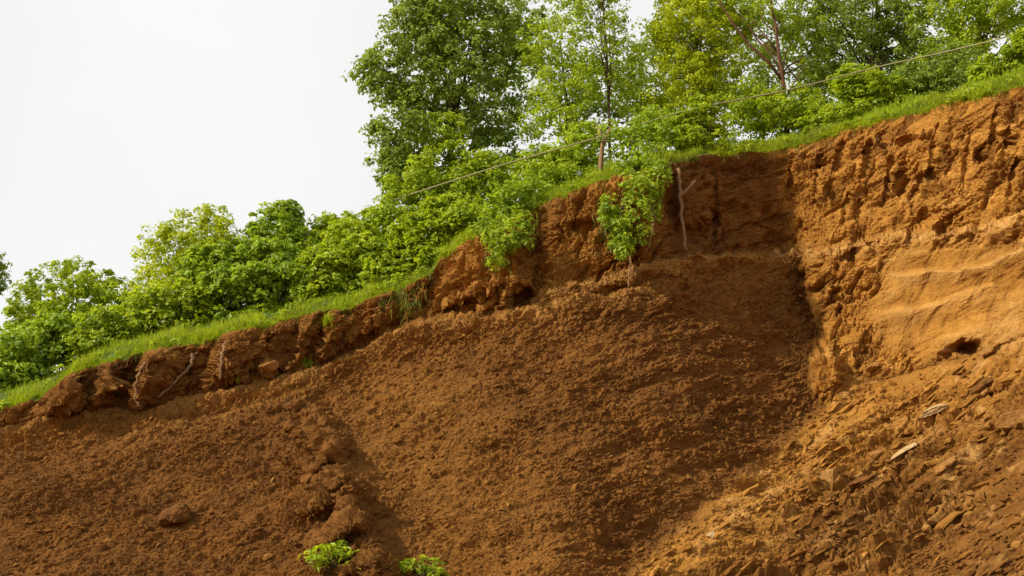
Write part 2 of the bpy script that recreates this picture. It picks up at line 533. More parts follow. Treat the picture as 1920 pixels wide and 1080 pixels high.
# lumps, pockets, ledges: (px, py, rx, ry, metres towards the viewer, tilt in degrees, hardness 0..1)
FEAT = [
    (1482, 330, 6, 46, -0.132, 6, .3), (1532, 335, 7, 60, -0.156, 8, .3), (1622, 300, 6, 48, -0.144, 10, .3), (1668, 320, 8, 62, -0.168, 8, .3), (1752, 270, 6, 50, -0.144, 12, .3),
    (1812, 310, 8, 70, -0.168, 8, .3), (1862, 240, 6, 46, -0.144, 10, .3), (1715, 370, 7, 40, -0.156, 10, .3), (1585, 390, 7, 44, -0.156, 8, .3), (1900, 330, 7, 50, -0.144, 10, .3),
    (1815, 652, 26, 15, -.75, -8, .35), (1805, 632, 50, 18, .16, -15, .2),
    (870, 574, 48, 15, -.55, -18, .5), (975, 556, 26, 20, -.65, -25, .5), (1090, 424, 26, 16, -.35, -10, .4), (1062, 440, 22, 30, -.25, 5, .3),
    (905, 540, 60, 16, .22, -18, .3), (950, 565, 16, 40, .25, 20, .3),
    (1290, 440, 60, 30, -.4, -4, .2), (1250, 385, 26, 60, -.4, 4, .2), (1340, 400, 8, 60, -.25, 2, .4),
    (1547, 690, 28, 60, .5, 8, .5), (1585, 690, 40, 55, .18, 0, .3),
    (1640, 458, 14, 11, -.22, 0, .3), (1600, 475, 30, 8, -.22, -25, .4), (1560, 560, 10, 24, -.22, 20, .4),
    (1700, 268, 26, 13, -.28, -20, .4), (1575, 300, 12, 40, -.28, 12, .4), (1560, 350, 10, 26, -.25, 18, .4), (1655, 260, 10, 22, -.2, 15, .4),
    (1690, 345, 14, 34, -.28, 14, .4), (1730, 330, 26, 10, -.2, -25, .4), (1780, 370, 60, 40, .18, 0, .3), (1840, 290, 14, 20, -.25, 20, .4),
    (1890, 260, 10, 26, -.22, 18, .4), (1610, 395, 14, 24, -.28, 14, .4), (1730, 410, 16, 22, -.25, 25, .4), (1500, 340, 30, 40, .12, 0, .3),
    (560, 745, 50, 20, .22, -20, .2), (548, 722, 30, 10, .12, -20, .3), (585, 768, 24, 12, .2, -10, .3),
    (610, 850, 60, 34, .30, -30, .1), (625, 832, 34, 16, .26, -25, .4), (590, 872, 30, 14, .2, -30, .4), (640, 925, 80, 46, .34, -30, .1),
    (618, 905, 44, 18, .30, -25, .4), (650, 935, 34, 14, .22, -15, .4), (592, 950, 36, 16, .24, -30, .4), (650, 1000, 80, 44, .36, -30, .1),
    (655, 985, 48, 20, .32, -18, .4), (610, 1010, 36, 16, .22, -25, .4), (690, 1020, 36, 16, .2, -10, .4), (700, 1065, 50, 22, .25, -10, .3),
    (505, 690, 26, 16, .25, -20, .4), (615, 650, 18, 26, .22, 20, .4),
    (1612, 920, 30, 10, -.22, -14, .4), (1540, 935, 40, 22, .22, -15, .3), (1520, 945, 20, 12, -.18, -10, .3),
    (1900, 805, 32, 10, -.28, -8, .4), (1715, 885, 30, 10, .18, -30, .3), (1850, 745, 26, 8, -.28, -30, .4), (1715, 815, 26, 8, -.22, -15, .4),
    (1290, 478, 44, 6, .14, -6, .4), (1150, 545, 60, 8, -.2, -10, .3),
]
for (fx, fy, rx, ry, amp, ang, hard) in FEAT:
    ca, sa = math.cos(rad(ang)), math.sin(rad(ang))
    R = max(rx, ry) * 1.5
    m = (np.abs(PXg - fx) < R) & (np.abs(PYg - fy) < R)
    if not m.any(): continue
    x = PXg[m] - fx; y = PYg[m] - fy
    x += 0.16 * rx * pnoise(PXg[m] / 14, PYg[m] / 14, PXg[m] * 0 + fx); y += 0.16 * ry * pnoise(PXg[m] / 14 + 40, PYg[m] / 14, PXg[m] * 0 + fy)
    r = np.hypot((x * ca + y * sa) / rx, (-x * sa + y * ca) / ry)
    Yg[m] -= amp * (1 - sstep(hard, 1.25, r))

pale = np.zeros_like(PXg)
# long ledges: polyline, half width in px, metres out
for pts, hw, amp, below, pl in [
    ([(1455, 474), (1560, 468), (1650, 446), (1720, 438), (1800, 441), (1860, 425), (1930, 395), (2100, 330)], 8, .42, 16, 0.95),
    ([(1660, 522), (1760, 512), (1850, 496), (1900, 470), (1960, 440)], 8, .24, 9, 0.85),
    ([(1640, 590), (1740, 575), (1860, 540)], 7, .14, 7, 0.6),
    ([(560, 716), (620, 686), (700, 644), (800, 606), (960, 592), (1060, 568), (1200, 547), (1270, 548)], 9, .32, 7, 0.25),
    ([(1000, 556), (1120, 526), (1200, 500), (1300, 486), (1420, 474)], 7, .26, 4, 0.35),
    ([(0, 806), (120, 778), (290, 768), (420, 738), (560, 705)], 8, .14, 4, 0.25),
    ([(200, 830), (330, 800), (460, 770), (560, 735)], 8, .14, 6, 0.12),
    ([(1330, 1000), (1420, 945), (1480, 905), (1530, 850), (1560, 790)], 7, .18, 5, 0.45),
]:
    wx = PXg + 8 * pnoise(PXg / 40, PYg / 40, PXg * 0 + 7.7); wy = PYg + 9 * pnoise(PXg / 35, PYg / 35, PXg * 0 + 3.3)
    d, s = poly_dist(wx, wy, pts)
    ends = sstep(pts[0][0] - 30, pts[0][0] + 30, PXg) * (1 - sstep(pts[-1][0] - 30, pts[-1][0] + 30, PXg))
    pale = np.maximum(pale, pl * ends * np.exp(-np.where(s > 0, d / 13.0, d / 5.0) ** 2))  # pale strata on the wall; on the slope crests, sunlit edges painted pale
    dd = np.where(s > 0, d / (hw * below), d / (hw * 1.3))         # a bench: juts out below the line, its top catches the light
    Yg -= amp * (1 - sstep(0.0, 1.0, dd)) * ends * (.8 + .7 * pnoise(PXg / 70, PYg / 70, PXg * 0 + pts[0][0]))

P = at(PXg, PYg, Yg)


def normals(P):
    du = np.gradient(P, axis=1); dv = np.gradient(P, axis=0)
    n = np.cross(du, dv)
    n /= np.linalg.norm(n, axis=2)[..., None] + 1e-9
    n = np.where((n[..., 1] > 0)[..., None], -n, n)
    return n


N0 = normals(P)
for _ in range(6):     # calm the direction the relief grows in
    N0[1:-1, 1:-1] = (N0[1:-1, 1:-1] + N0[:-2, 1:-1] + N0[2:, 1:-1] + N0[1:-1, :-2] + N0[1:-1, 2:]) / 5
N0 /= np.linalg.norm(N0, axis=2)[..., None]
X_, Y_, Z_ = P[..., 0], P[..., 1], P[..., 2]
cliffm = (1 - sstep(0.94, 1.04, VV)) * np.ones_like(PXg)
debris = np.where(VV > 1, sstep(-20, 20, -S2), 0.0) * (1 - cliffm)
debris = np.maximum(debris, np.where((VV > 1) & (PXg > 1560), 1.0, 0) * (1 - cliffm))
scree = np.clip(1 - cliffm - debris, 0, 1)

# cliff: upright erosion flutes, slanting pockets and horizontal beds
w1 = fbm(X_ * .7, Y_ * .7, Z_ * .7, 3)
flute = fbm(X_ * 2.4 + w1, Y_ * 1.2, Z_ * .7, 4)
ridg = 1 - np.abs(fbm(X_ * 1.3 + 9 + .5 * w1, Y_ * .6, Z_ * 1.6 + .4 * X_, 4)) * 2
bed = fbm(X_ * .5, Y_ * .5, Z_ * 5.5 - X_ * 1.5 + w1, 4)
small = fbm(X_ * 6, Y_ * 6, Z_ * 5, 5, .62)
al = np.interp(PXg, [0, 1240, 1480], [74, 72, 64]) * math.pi / 180
A_ = X_ * np.cos(al) + Z_ * np.sin(al); B_ = -X_ * np.sin(al) + Z_ * np.cos(al)
dash = np.maximum(0, fbm(A_ * 1.15 + .4 * w1, B_ * 3.6, Y_ * .5 + 20, 5, .55) - 0.10)
dash2 = np.abs(fbm(A_ * 1.9 + 7, B_ * 4.6 + .6 * w1, Y_ * .5 + 3, 4, .55))
al2 = rad(24)
A2 = X_ * math.cos(al2) + Z_ * math.sin(al2); B2 = -X_ * math.sin(al2) + Z_ * math.cos(al2)
dash3 = np.maximum(0, fbm(A2 * .9 + .4 * w1 + 50, B2 * 4.2, Y_ * .5 + 9, 4, .55) - 0.18)
rough_c = np.interp(PXg, [0, 1240, 1260, 1450, 1480, 1640, 1700], [.75, 1.0, .6, .6, .9, .78, .75])
smooth_patch = sstep(1620, 1680, PXg) * sstep(440, 480, PYg) * (1 - sstep(640, 680, PYg))     # the smooth cut right of centre
rough_c = rough_c * (1 - .80 * smooth_patch)
wa = .10 * fbm(X_ * 3, Y_ * 3, Z_ * 3, 4); wb = .10 * fbm(X_ * 3 + 60, Y_ * 3, Z_ * 3, 4)
k1 = chunks((A_ + wa) / .62, (B_ + Y_ * .5 + wb) / .34, 5)
k2 = chunks((A_ + wa) / .26, (B_ + Y_ * .5 + wb) / .15, 61)
k3 = chunks((A_ + wa) / .11, (B_ + Y_ * .5 + wb) / .07, 17)
gr = fbm(X_ * 16, Y_ * 16, Z_ * 14, 3, .7)
kz = .35 + .9 * np.clip(fbm(X_ * .9 + 4, Y_ * .9, Z_ * .9, 3) + .35, 0, 1)
disp_c = (.08 * flute + .03 * ridg + .04 * bed * sstep(600, 1000, PXg) + .05 * small - .52 * np.minimum(dash, .5) + .04 * np.minimum(dash2, .35) - .30 * np.minimum(dash3, .4)
          + (.070 * k1 * (1 + 1.2 * (PXg < 1000)) + .055 * k2 + .032 * k3) * kz + .022 * gr) * rough_c
disp_c = disp_c * (0.35 + 0.65 * sstep(0, .12, T))

# slopes: crumbs streaked along the beds
def bed_axes(px, py, ddx, ddy):
    """in-plane axes of a slope: along its bedding and straight across it"""
    def q(x, y):
        j = int(np.argmin(np.abs(PX - x))); return P[int(np.argmin(np.abs(PYg[:, j] - y))), j]
    t = q(px + ddx, py - ddy) - q(px - ddx, py + ddy); t /= np.linalg.norm(t)
    w = q(px + ddy, py + ddx) - q(px - ddy, py - ddx); w -= t * (w @ t); w /= np.linalg.norm(w)
    return P @ t, P @ w


U, V = bed_axes(1050, 850, 130, 48)
wU = .16 * fbm(X_ * 4, Y_ * 4, Z_ * 4, 3); wV = .16 * fbm(X_ * 4 + 31, Y_ * 4, Z_ * 4, 3)
c1 = clods((U + wU) / .60, (V + wV) / .26, 3, .45)
c2 = clods((U + wU) / .27, (V + wV) / .13, 41, .6)
c3 = clods((U + wU) / .13, (V + wV) / .075, 93, .8)
low = fbm(U * .5, V * 1.1, Y_ * .3, 3)
rill = fbm(X_ * 1.4 + V * .2, Y_ * .2, Z_ * .35, 3)
strk = fbm(U * 1.4 + wU, V * 3.6 + wV, Y_ * 1.0, 5, .6)
fin = fbm(U * 5, V * 10, Y_ * 4, 4, .68)
amp_s = 1 + .6 * pnoise(U * .6 + 5, V * .9, Y_ * .3)
q1 = chunks((U + wU) / .42, (V + wV) / .15, 71)
q2 = chunks((U + wU) / .17, (V + wV) / .075, 23)
rdg = np.exp(-np.where(_s > 0, _d / 80, _d / 40) ** 2) * sstep(735, 800, PYg)
c0 = clods((U + wU) / .55, (V + wV) / .42, 201, .8)
disp_s = .14 * c0 * rdg + .11 * low + (.02 * c1 + .022 * c2 + .018 * c3 + .075 * strk + .028 * fin + .026 * q1 + .022 * q2) * amp_s * (1 + .8 * rdg + .8 * np.exp(-((PYg - FOOT(PXg) - 28) / 24) ** 2)) + .03 * rill + .05 * small * np.exp(-((PYg - FOOT(PXg) - 10) / 40) ** 2)
U, V = bed_axes(1650, 900, 110, 70)
e1 = clods((U + wU) / .95, (V + wV) / .27, 7, .6)
e2 = clods((U + wU) / .42, (V + wV) / .14, 29, .7)
e3 = clods((U + wU) / .15, (V + wV) / .08, 77, .8)
fd = fbm(U * 3.4, V * 10, Y_ * 3, 4, .66)
sd_ = fbm(U * .8 + wU, V * 2.8 + wV, Y_ * .8, 5, .58)
lowd = fbm(U * .5, V * 1.6, Y_ * .4, 3)
amp_d = .9 + .8 * np.clip(fbm(U * .5 + 9, V * .8, Y_ * .3, 3) + .2, -.5, 1)
f1 = chunks((U + wU) / 1.15, (V + wV) / .34, 37)
f2 = chunks((U + wU) / .46, (V + wV) / .16, 53)
f3 = chunks((U + wU) / .18, (V + wV) / .085, 87)
saw = (V + .35 * fbm(U * .5, V * .3, Y_ * .2 + 6, 3)) / .95
saw = saw - np.floor(saw)
lay = np.where(saw < .76, saw / .76, (1 - saw) / .24) * sstep(-.25, .35, fbm(U * .45 + 30, V * 1.1, Y_ * .3, 3))
band = sstep(-420, -330, S2) + .45 * (1 - sstep(-420, -330, S2))
f4 = chunks((U + wU) / 2.2, (V + wV) / .5, 15)
disp_d = .12 * lowd + (.19 * lay + .13 * sd_ + .02 * e2 + .015 * fd + .12 * f4 + .10 * f1 + .05 * f2 + .014 * f3) * amp_d * band
disp_d = disp_d * (0.35 + 0.65 * sstep(0, 110, PYg - FOOT(PXg))) * (.4 + .6 * sstep(0, 130, -S2))
bulm = 1 - sstep(.75, 1.15, np.hypot((PXg - 1553) / 34, (PYg - 690) / 70))
scree = scree * (1 - bulm)
disp = disp_c * cliffm + disp_s * scree + disp_d * debris + .10 * small * bulm * (1 - cliffm)
P = P + N0 * disp[..., None]
NRM = normals(P)

# earth colour, some light and shade painted in: 1 dry orange clay, 0 damp brown soil
clay = np.zeros_like(PXg)
xb = np.interp(PYg, [150, 290, 460, 500, 600, 690, 760], [1425, 1440, 1468, 1492, 1520, 1545, 1552])
wobx = 22 * fbm(PXg / 60, PYg / 60, PXg * 0, 3)
clay = np.maximum(clay, sstep(-14, 26, PXg - xb + wobx) * cliffm)
clay = np.maximum(clay, debris * np.clip(0.72 - sstep(30, 230, PYg - FOOT(np.maximum(PXg, 1560))) * .62 * sstep(40, 200, -S2) + .35 * lowd, .08, 1))
clay = clay * (1 - .75 * np.clip(dash * 2.2 + dash3 * 1.6 + .5 * np.clip(fbm(A_ * .7, B_ * 1.3, Z_ * .4 + 8, 4) - .05, 0, 1), 0, 1) * cliffm * (1 - .6 * smooth_patch))  # brown mottles, and shade painted into the recessed pockets
leftc = np.interp(PXg, [-300, 0, 420, 560, 800, 822, 960, 1000, 1100, 1180, 1240, 1262], [.2, .25, .18, .25, .35, .75, .75, .42, .6, .5, .3, .02])
clay = np.maximum(clay, np.where(PXg < 1430, leftc * cliffm * (1 + .5 * w1), 0))
crest = np.exp(-((PYg - FOOT(PXg) - 22) / 34) ** 2) * np.where(PXg < 1480, 1, 0)  # sunlit band below the foot, its brightness put into the clay colour
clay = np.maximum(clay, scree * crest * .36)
mid_lit = np.exp(-((PXg - 820 - (PYg - 850) * .45) / 150) ** 2) * sstep(620, 760, PYg)  # sun-facing flank of the slope, painted lighter through the clay mix
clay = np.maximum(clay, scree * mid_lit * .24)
bul = 1 - sstep(.75, 1.15, np.hypot((PXg - 1553) / 34, (PYg - 690) / 70))
clay = np.maximum(clay, bul)
clay = np.clip(clay + scree * .06 * low, 0, 1)

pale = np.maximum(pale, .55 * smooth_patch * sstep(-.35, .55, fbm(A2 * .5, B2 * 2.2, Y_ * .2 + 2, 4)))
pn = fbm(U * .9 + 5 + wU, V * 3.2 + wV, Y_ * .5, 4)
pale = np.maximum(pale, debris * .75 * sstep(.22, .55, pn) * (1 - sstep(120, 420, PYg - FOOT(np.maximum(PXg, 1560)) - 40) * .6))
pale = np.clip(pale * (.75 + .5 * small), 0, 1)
# sheet continues behind the picture's foot down to the quarry floor
extra = 26
rows = [P]
last = P[-1]; pyk = last.copy()
ext = []
for k in range(1, extra + 1):
    q = last.copy()
    q[:, 1] -= .32 * k + .012 * k * k
    q[:, 2] -= .19 * k
    q[:, 2] += .06 * fbm(q[:, 0] * 2, q[:, 1] * 2, q[:, 0] * 0, 3)
    ext.append(q)
P_all = np.concatenate([P, np.array(ext)], 0)
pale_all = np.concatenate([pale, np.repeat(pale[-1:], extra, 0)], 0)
clay_all = np.concatenate([clay, np.repeat(clay[-1:], extra, 0)], 0)
ROWS = NR + extra
idx = np.arange(ROWS * NC).reshape(ROWS, NC)
quads = np.stack([idx[:-1, :-1], idx[1:, :-1], idx[1:, 1:], idx[:-1, 1:]], -1)
zone = np.zeros((ROWS - 1, NC - 1), int)                 # 0 cliff 1 scree 2 debris
zone[TOPROWS:] = 1
S2c = np.concatenate([S2, np.repeat(S2[-1:], extra, 0)], 0)[:-1, :-1]
PXc = np.concatenate([PXg, np.repeat(PXg[-1:], extra, 0)], 0)[:-1, :-1]
zone[(zone == 1) & ((S2c < 0) | (PXc > 1560))] = 2
vflat = P_all.reshape(-1, 3)
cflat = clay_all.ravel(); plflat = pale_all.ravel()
for z, nm, lab, cat in ((0, "cliff", "freshly cut brown and orange earth cliff under the grassy edge", "cliff"),
                        (1, "scree_slope", "dark brown slope of loose crumbled soil below the cliff", "slope"),
                        (2, "debris_slope", "orange rocky debris slope running down from the sunlit wall", "slope")):
    q = quads[zone == z]
    used, inv = np.unique(q, return_inverse=True)
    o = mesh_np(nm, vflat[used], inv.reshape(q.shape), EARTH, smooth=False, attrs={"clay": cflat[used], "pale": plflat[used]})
    tag(o, lab, cat, kind="structure")


def surf(px, py):
    """point and normal of the finished bank seen at a picture position"""
    j = int(np.argmin(np.abs(PX - px)))
    i = int(np.argmin(np.abs(PYg[:, j] - py)))
    return P[i, j].copy(), NRM[i, j].copy()


# ------------------------------------------------------------------ hilltop behind the edge
LIPP = P[0].copy()
o_ = np.argsort(LIPP[:, 0])
LX, LY, LZ = LIPP[o_, 0], LIPP[o_, 1], LIPP[o_, 2]


def hill_z(x, y):
    d = y - np.interp(x, LX, LY)
    return np.interp(x, LX, LZ) + .42 * np.clip(d, 0, 2.6) + .16 * np.clip(d - 2.6, 0, 60) + .05 * pnoise(x * 1.5, y * 1.5, x * 0) * np.clip(d, 0, 1)


ds = np.concatenate([[0, .04, .1], np.linspace(.2, 3, 24), np.linspace(3.5, 45, 30)])
H = np.zeros((len(ds), NC, 3))
for k, d in enumerate(ds):
    spread = 1 + d * .012
    H[k, :, 0] = LIPP[:, 0] * spread; H[k, :, 1] = LIPP[:, 1] + d
    H[k, :, 2] = LIPP[:, 2] + .42 * min(d, 2.6) + .16 * max(0, d - 2.6) + .05 * pnoise(H[k, :, 0] * 1.5, H[k, :, 1] * 1.5, H[k, :, 0] * 0) * min(d, 1)
H[0] = LIPP
m, n, l, b = nodemat("turf")
tcn = n.new("ShaderNodeTexCoord").outputs["Object"]
l.new(ramp(n, l, noise_node(n, l, 3, 5, tcn), [(.3, (.035, .060, .008)), (.6, (.075, .120, .010)), (.8, (.10, .09, .025))]), b.inputs["Base Color"])
b.inputs["Roughness"].default_value = .95
hidx = np.arange(len(ds) * NC).reshape(len(ds), NC)
hq = np.stack([hidx[:-1, :-1], hidx[:-1, 1:], hidx[1:, 1:], hidx[1:, :-1]], -1).reshape(-1, 4)
tag(mesh_np("hillside", H.reshape(-1, 3), hq, m), "grassy hilltop rising behind the cut edge", "hillside", kind="structure")

# quarry floor reaching the horizon
gs = np.concatenate([-np.geomspace(3000, 30, 14), np.linspace(-26, 26, 40), np.geomspace(30, 3000, 14)])
gx, gy = np.meshgrid(gs, gs)
gz = .05 * fbm(gx * .4, gy * .4, gx * 0, 3)
gi = np.arange(len(gs) ** 2).reshape(len(gs), len(gs))
gq = np.stack([gi[:-1, :-1], gi[:-1, 1:], gi[1:, 1:], gi[1:, :-1]], -1).reshape(-1, 4)
tag(mesh_np("ground", np.stack([gx, gy, gz], -1).reshape(-1, 3), gq, EARTH, attrs={"clay": np.full(gx.size, .2)}),
    "brown earth floor in front of the slope", "ground", kind="structure")

# ------------------------------------------------------------------ foliage
def unit(v):
    return v / (np.linalg.norm(v, axis=-1, keepdims=True) + 1e-9)


def ellipsoid(px, py, rx, ry, Y, depth=None):
    s = scale_at(Y, py)
    return at(px, py, Y), np.array([rx * s, (depth if depth else .5 * (rx + ry) * s), ry * s])


def leaf_cloud(ells, n_clump, per, cr, leaf, rs, aspect=.62, droop=.25, inner=.25, gap=.0, flat=.7, skirt=False):
    w = np.array([e[1][0] * e[1][2] for e in ells]); w = w / w.sum()
    pick = rs.choice(len(ells), n_clump, p=w)
    C = np.array([e[0] for e in ells])[pick]; Rr = np.array([e[1] for e in ells])[pick]
    d = unit(rs.normal(size=(n_clump, 3)))
    r = np.where(rs.rand(n_clump) < inner, rs.rand(n_clump) ** .5 * .7, .68 + .32 * rs.rand(n_clump))
    cc = C + d * Rr * r[:, None]
    if gap > 0:
        keep = fbm(cc[:, 0] * 1.1, cc[:, 1] * 1.1, cc[:, 2] * 1.1 + 3, 2) > (-.5 + gap)
        if keep.sum() > 20:
            cc, d = cc[keep], d[keep]
    if skirt:      # leaves reaching down to the ground
        k = len(cc) // 2
        q = rs.randint(0, len(E_ := np.array([e[0] for e in ells])), k)
        Rk = np.array([e[1] for e in ells])[q]
        s_ = E_[q] + (rs.rand(k, 3) * 2 - 1) * Rk * np.array([1, .9, 0])
        low_ = hill_z(s_[:, 0], s_[:, 1])
        s_[:, 2] = low_ + (np.maximum(s_[:, 2] - low_, .1)) * rs.rand(k)
        cc = np.concatenate([cc, s_]); d = np.concatenate([d, unit(rs.normal(size=(k, 3)) + np.array([0, -.6, .2]))])
    n_clump = len(cc)
    crr = cr * (.55 + .8 * rs.rand(n_clump))
    n = n_clump * per
    ci = np.repeat(np.arange(n_clump), per)
    dd = unit(rs.normal(size=(n, 3)) + np.array([0, 0, .35]))
    pos = cc[ci] + dd * crr[ci][:, None] * (.45 + .6 * rs.rand(n))[:, None] * np.array([1, 1, flat])
    nor = unit(dd * .7 + d[ci] * .35 + np.array([0, 0, .75]) + rs.normal(size=(n, 3)) * .45)
    ax = unit(np.cross(nor, rs.normal(size=(n, 3))))
    ax = unit(ax + dd * .5 - np.array([0, 0, droop]))
    ax = unit(ax - nor * (ax * nor).sum(1)[:, None])
    side = np.cross(nor, ax)
    L = leaf * (.6 + .8 * rs.rand(n))[:, None]
    W = L * aspect * .5
    v = np.stack([pos - ax * L * .5, pos + side * W + nor * L * .1 - ax * L * .05, pos + ax * L * .5 - nor * L * .12,
                  pos - side * W + nor * L * .1 - ax * L * .05], 1)
    clump_t = rs.rand(n_clump)
    tint = np.clip(.5 * clump_t[ci] + .5 * rs.rand(n) , 0, 1)
    return v, tint, cc


def leaves_obj(name, v, tint, mat, parent, origin):
    n = len(v)
    verts = v.reshape(-1, 3)
    base = np.arange(n)[:, None] * 4
    f = np.concatenate([base + np.array([[0, 1, 2]]), base + np.array([[0, 2, 3]])], 1).reshape(-1, 3)
    return mesh_np(name, verts, f, mat, parent, False, {"tint": np.repeat(tint, 4)}, origin)


SEED = [100]


def bush(name, label, cat, ells, mat, n_clump, per=26, cr=.20, leaf=.12, group=None, stems=5, base=None, **kw):
    SEED[0] += 1
    rs = np.random.RandomState(SEED[0]); rng = random.Random(SEED[0])
    E = [ellipsoid(*e) for e in ells]
    v, t, cc = leaf_cloud(E, int(n_clump * 1.25), per, cr, leaf, rs, skirt=base is None, **kw)
    if base is None:
        c = E[0][0]
        b = np.array([c[0], c[1], float(hill_z(c[0], c[1]))])
    else:
        b = np.array(base)
    root = empty(name, tuple(b))
    tag(root, label, cat, group)
    leaves_obj("foliage", v, t, mat, root, b)
    tb = Tubes()
    for k in range(stems):
        q = cc[rng.randrange(len(cc))]
        p0 = Vector(b) + Vector((rng.uniform(-.12, .12), rng.uniform(-.12, .12), -.08))
        pts = wiggle(p0, q, 4, .05, rng)
        tb.add(pts, [.028, .022, .017, .012, .006], 5)
    tb.build("stem", M_BARK, root, b)
    return root


def tree(name, label, ells, mat, n_clump, trunk_pts, trunk_r, per=30, cr=.3, leaf=.13, limbs=14, bark=M_BARK, group=None, extra_limbs=(), **kw):
    SEED[0] += 1
    rs = np.random.RandomState(SEED[0]); rng = random.Random(SEED[0])
    E = [ellipsoid(*e) for e in ells]
    v, t, cc = leaf_cloud(E, int(n_clump * 1.45), per, cr, leaf, rs, **kw)
    tp = [at(*p) for p in trunk_pts]
    g = np.array([tp[0][0], tp[0][1], float(hill_z(tp[0][0], tp[0][1]))])
    root = empty(name, tuple(g))
    tag(root, label, "tree", group)
    pts = [g - np.array([0, 0, .2])] + [p for p in tp if p[2] > g[2] + .15]
    m = len(pts)
    tb = Tubes()
    # finer, slightly crooked trunk
    fine = []
    for a, b2 in zip(pts[:-1], pts[1:]):
        for q in range(4):
            fine.append(Vector(a).lerp(Vector(b2), q / 4) + Vector((rng.uniform(-1, 1), rng.uniform(-1, 1), 0)) * trunk_r * .25)
    fine.append(Vector(pts[-1]))
    rr = [trunk_r * (1 - .72 * i / (len(fine) - 1)) * (1.35 if i == 0 else 1) for i in range(len(fine))]
    tb.add(fine, rr, 9, .15, rng)
    for k in range(limbs):
        q = Vector(cc[rng.randrange(len(cc))])
        i = rng.randrange(len(fine) // 3, len(fine))
        p0 = fine[i]
        r0 = rr[i] * .5
        mid = p0.lerp(q, .5) + Vector((0, 0, .12 * (q - p0).length))
        p = wiggle(p0, mid, 3, .05, rng)[:-1] + wiggle(mid, q, 3, .06, rng)
        tb.add(p, [r0 * (1 - .85 * j / (len(p) - 1)) for j in range(len(p))], 6)
    for lp, r0, r1 in extra_limbs:
        p = [at(*x) for x in lp]
        tb.add(p, [r0 + (r1 - r0) * j / (len(p) - 1) for j in range(len(p))], 7, .1, rng)
    tb.build("trunk", bark, root, g)
    leaves_obj("crown", v, t, mat, root, g)
    return root


# ---- trees on the hilltop
tree("broadleaf_tree", "tall dark green broadleaf tree at the left end of the wood, against the white sky",
     [(800, 110, 105, 120, 5.5), (730, 140, 60, 70, 5.2), (690, 135, 40, 34, 5.0), (760, 240, 75, 90, 5.0), (880, 160, 110, 140, 6.0), (850, 10, 110, 70, 5.8),
      (780, 40, 55, 55, 5.4), (940, 60, 70, 90, 6.4), (730, 310, 40, 60, 5.0), (800, 330, 90, 60, 5.6), (930, 290, 60, 70, 6.0)],
     M_DARK, 800, [(850, 420, 6.0), (845, 300, 6.0), (852, 180, 6.0), (845, 60, 6.0), (850, -30, 6.0)], .13, per=32, cr=.30, leaf=.14, limbs=26, gap=.10, inner=.35)
tree("slender_tree", "slender tree with thin straight dark trunk and airy light crown behind the wooden post",
     [(1090, 60, 90, 90, 4.6), (1060, 170, 75, 55, 4.4), (1150, 130, 65, 70, 4.6), (1010, 90, 45, 60, 4.8), (1100, -40, 110, 60, 4.8), (1180, 170, 40, 50, 4.4), (1040, 230, 60, 35, 4.2)],
     M_OLIVE, 430, [(1143, 262, 4.2), (1141, 180, 4.2), (1138, 100, 4.2), (1132, 20, 4.2), (1128, -50, 4.2)], .055, per=26, cr=.26, leaf=.11, limbs=20, gap=.22)
tree("lime_tree", "bright yellow green tree with dense feathery crown right of the slender tree",
     [(1300, 60, 85, 90, 4.8), (1280, 150, 70, 70, 4.5), (1340, 130, 65, 80, 4.8), (1310, -30, 100, 60, 5.0), (1250, 60, 35, 60, 4.6), (1250, 195, 60, 35, 4.2), (1380, 40, 50, 50, 5.0)],
     M_LIME, 620, [(1310, 290, 4.8), (1312, 200, 4.8), (1306, 100, 4.8), (1310, 0, 4.8)], .09, per=34, cr=.25, leaf=.10, limbs=16, gap=.02, inner=.35)
tree("forked_tree", "reddish brown forked tree with a long limb leaning left and thin foliage",
     [(1430, 15, 70, 45, 4.0), (1350, 5, 40, 40, 4.3), (1500, 40, 60, 40, 4.4), (1470, -40, 110, 50, 4.2), (1430, 110, 50, 30, 4.6), (1520, 110, 40, 40, 4.6)],
     M_OLIVE, 170, [(1478, 250, 3.6), (1470, 170, 3.6), (1462, 110, 3.6), (1455, 60, 3.6), (1446, 10, 3.6), (1440, -60, 3.6)], .085, per=26, cr=.24, leaf=.10, limbs=10,
     bark=M_REDBARK, gap=.15,
     extra_limbs=[([(1465, 148, 3.6), (1440, 115, 3.55), (1405, 85, 3.5), (1375, 45, 3.5), (1352, 8, 3.5), (1335, -40, 3.5)], .05, .022),
                  ([(1458, 100, 3.6), (1440, 75, 3.6), (1425, 62, 3.6)], .025, .012), ([(1478, 175, 3.6), (1492, 150, 3.6), (1510, 125, 3.6)], .028, .012)])
tree("shade_tree", "dark green tree full of small sky gaps between the forked tree and the right edge",
     [(1600, 60, 90, 80, 5.4), (1680, 90, 70, 80, 5.0), (1560, 140, 70, 60, 5.2), (1640, -20, 120, 60, 5.4), (1510, 30, 50, 60, 5.6), (1700, 20, 60, 60, 5.0)],
     M_DARK, 420, [(1640, 220, 5.2), (1636, 120, 5.2), (1644, 30, 5.2), (1640, -50, 5.2)], .10, per=28, cr=.28, leaf=.12, limbs=22, gap=.20)
tree("olive_tree", "olive green tree spreading to the top right corner above the rope",
     [(1780, 40, 80, 80, 4.2), (1840, 20, 80, 70, 3.6), (1760, 110, 60, 45, 4.2), (1900, 15, 60, 60, 3.2), (1820, -50, 120, 50, 4.0), (1830, 80, 50, 30, 3.6), (1990, 20, 70, 60, 3.0), (2060, -30, 90, 60, 3)],
     M_OLIVE, 520, [(1830, 160, 4.0), (1838, 90, 4.0), (1832, 20, 4.0), (1840, -60, 4.0)], .10, per=30, cr=.27, leaf=.11, limbs=20, gap=.06)
